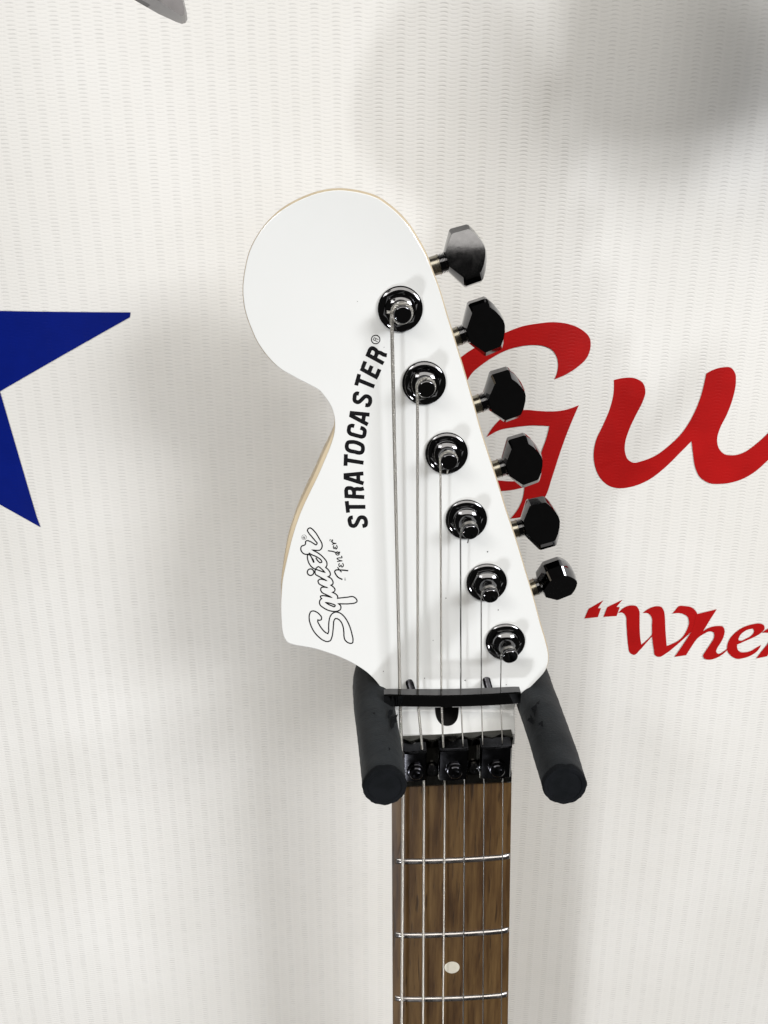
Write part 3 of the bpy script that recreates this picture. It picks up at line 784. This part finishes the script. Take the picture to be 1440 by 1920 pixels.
# ------------------------------------------------------------------ hanger
hang = empty('guitar_hanger', 'wall hanger with two thick black foam-padded arms cradling the white headstock', 'hanger', tuple(P(850, 1250, .335)))
def on_z(px, py, z0=-0.155):
    th = PITCH + math.atan((py - 960) / FPX); return P(px, py, -z0 / math.tan(th))
def fine(pts, n=6):
    out = []
    for i in range(len(pts) - 1):
        p0, p1, p2, p3 = pts[max(i-1, 0)], pts[i], pts[i+1], pts[min(i+2, len(pts)-1)]
        for k in range(n):
            s_ = k / n
            out.append(.5 * ((2*p1) + (p2-p0)*s_ + (2*p0-5*p1+4*p2-p3)*s_*s_ + (3*p1-p0-3*p2+p3)*s_**3))
    out.append(pts[-1]); return out
yoke_c = P(850, 1215, .312)
def arm(keys, inner):
    pts = fine([on_z(*k) for k in keys] + inner, 8)
    n = len(pts); rad = []
    for i in range(n):
        f_ = min(1, i / 30.0); rad.append(.0066 + .0008 * f_)
    rad[0] = .0058; 
    p = [pts[0]] + [pts[0].lerp(pts[1], .25)] + pts[1:]; rad = [.0060, .0065] + rad[1:]
    bm = bmesh.new(); tube(bm, p, rad, 40)
    for v in bm.verts:
        q = v.co; h_ = math.sin(q.x * 900 + q.y * 700) * math.sin(q.z * 800 - q.y * 500)
        v.co += Vector((.00010 * h_, 0, .00008 * math.sin(q.y * 400 + q.x * 300)))
    o = link('foam_arm', bm, m_foam, hang, smooth=70)
    ax = (pts[0] - pts[2]).normalized()
    bm = bmesh.new(); lathe(bm, [(.0063, -.0012), (.0067, -.0008), (.0067, .0004), (.0062, .0012), (.0052, .0011), (.0050, .0008), (.0002, .0009)], pts[0], ax, 40)
    for v in bm.verts:
        q = v.co - pts[0]; v.co += Vector((q.x, 0, q.z)) * .02 * math.sin(11 * math.atan2(q.z, q.x) + q.x * 3000)
    link('end_cap', bm, m_foamend, o, smooth=40)
    # torn flaps where headstocks have rubbed the foam
    return o, pts
armL, pL = arm([(721, 1472), (716, 1430), (708, 1370), (701, 1315), (702, 1262)], [P(735, 1228, .302), P(790, 1215, .311), yoke_c])
armR, pR = arm([(1058, 1470), (1046, 1430), (1027, 1372), (1005, 1310), (985, 1255)], [P(955, 1226, .302), P(905, 1215, .311), yoke_c])
for o, spots in ((armL, [(738, 1352, 11, 26, .25), (731, 1338, 7, 16, .35), (701, 1338, 6, 3, .3), (729, 1404, 2.2, 7, -.5)]), (armR, [(1003, 1330, 9, 20, .2), (996, 1350, 10, 14, -.3), (1010, 1318, 4, 8, .4), (1016, 1358, 8, 10, 0)])):
    pts = pL if o is armL else pR
    for (x, y, rx, ry, an) in spots:
        bm = bmesh.new(); vs = []
        c = on_z(x, y); 
        near = min(pts, key=lambda q: abs(q.y - c.y))
        for k in range(14):
            t = 2 * math.pi * k / 14; rr = 1 + .35 * math.sin(3.3 * t + x) + .2 * math.sin(7 * t + y)
            dx, dy = rx * .5 * rr * math.cos(t), ry * .5 * rr * math.sin(t)
            px, py = x + dx * math.cos(an) - dy * math.sin(an), y + dx * math.sin(an) + dy * math.cos(an)
            # drop the point on the foam surface along its own ray
            o0 = Vector((0, 0, CAMZ)); rd_ = (P(px, py, .25) - o0).normalized(); best = None
            for st_ in range(120):
                q = o0 + rd_ * (.22 + .0012 * st_)
                nn = min(pts, key=lambda w_: (w_ - q).length); dd = (nn - q).length
                if dd < .0080: best = nn + (q - nn).normalized() * .0079; break
            if best is None: best = near + (P(px, py, near.y) - near).normalized() * .0078
            vs.append(bm.verts.new(best))
        cv = sum((v.co for v in vs), Vector()) / len(vs); cc = bm.verts.new(cv + (cv - near).normalized() * .0001)
        for k in range(14): bm.faces.new((vs[k], vs[(k+1) % 14], cc))
        link('foam_tear', bm, m_foamend, o)
bm = bmesh.new(); tube(bm, fine([yoke_c + Vector((0, -.004, 0)), P(850, 1216, .325), P(850, 1218, .336)], 6), .005, 20)
link('mounting_rod', bm, m_steel, hang, smooth=60)
bm = bmesh.new(); c = P(850, 1218, .336); lp = [(c.x + a_ * .016, c.z + b_ * .028) for a_, b_ in ((-1, -.8), (-.8, -1), (.8, -1), (1, -.8), (1, .8), (.8, 1), (-.8, 1), (-1, .8))]
prism(bm, lp, .3325, .3365, .0008)
link('wall_plate', bm, m_steel, hang, smooth=30)

# ------------------------------------------------------------------ the grey tip that reaches in at the top edge
tipD = .170
root = empty('hanging_object', 'grey blunt tip with a black root poking in at the top edge, left of centre', 'hanging object', tuple(P(300, 0, tipD)))
def slab(name, F, B, d0, d1, m):
    bm = bmesh.new(); n = len(F)
    a_ = [bm.verts.new(P(x, y, d0)) for x, y in F]; b_ = [bm.verts.new(P(x, y, d1)) for x, y in B]
    for k in range(n): bm.faces.new((a_[k], a_[(k+1) % n], b_[(k+1) % n], b_[k]))
    bm.faces.new(a_); bm.faces.new(b_[::-1])
    bmesh.ops.bevel(bm, geom=[e for e in bm.edges if e.calc_face_angle(0) > R(25)], offset=.0004, segments=2, affect='EDGES')
    return link(name, bm, m, root, smooth=40)
slab('grey_body', [(40,-158),(295,0),(325,20),(338,28.5),(343,30),(346,27),(346,16),(342,0),(318,-90),(250,-420),(-60,-420)],
     [(0,-156),(252,0),(297,26),(330,41),(341,45),(348,43),(351.5,36.5),(350,23),(346,5),(262,-420),(-80,-420)], tipD, tipD + .010, m_grey)
slab('black_root', [(100,-112),(230,-42),(283,-10),(297,-2),(285,-40),(230,-90),(160,-118)],
     [(80,-112),(208,-28),(257,3),(276,14),(280,-30),(225,-90),(140,-118)], tipD - .0006, tipD + .0098, m_dkplastic)

# ------------------------------------------------------------------ the guitar hung above on the right, just out of the picture (its shade falls on the banner)
nb = empty('electric_guitar', 'dark lower bout of another guitar hung above the upper right corner', 'guitar', tuple(P(1700, -150, .262)))
out = [(1510,-266),(1498,-166),(1520,-76),(1580,-21),(1670,6),(1780,14),(1900,4),(2010,-46),(2100,-136),(2140,-266),(2100,-396),(2010,-496),(1970,-636),(1640,-636),(1600,-496),(1540,-376)]
lp = [(P(x, y, .262).x, P(x, y, .262).z) for x, y in dedupe(spline(out, 4))]
bm = bmesh.new(); prism(bm, lp, .262, .285, .004); link('body', bm, m_dkplastic, nb, smooth=40)
sb = P(1780, 14, .262)
bm = bmesh.new(); lathe(bm, [(.007, 0), (.004, .003), (.004, .007), (.0075, .010), (.007, .012)], Vector((sb.x, .274, sb.z)), (0, 0, -1), 20)
link('strap_button', bm, m_bchrome, nb, smooth=40)
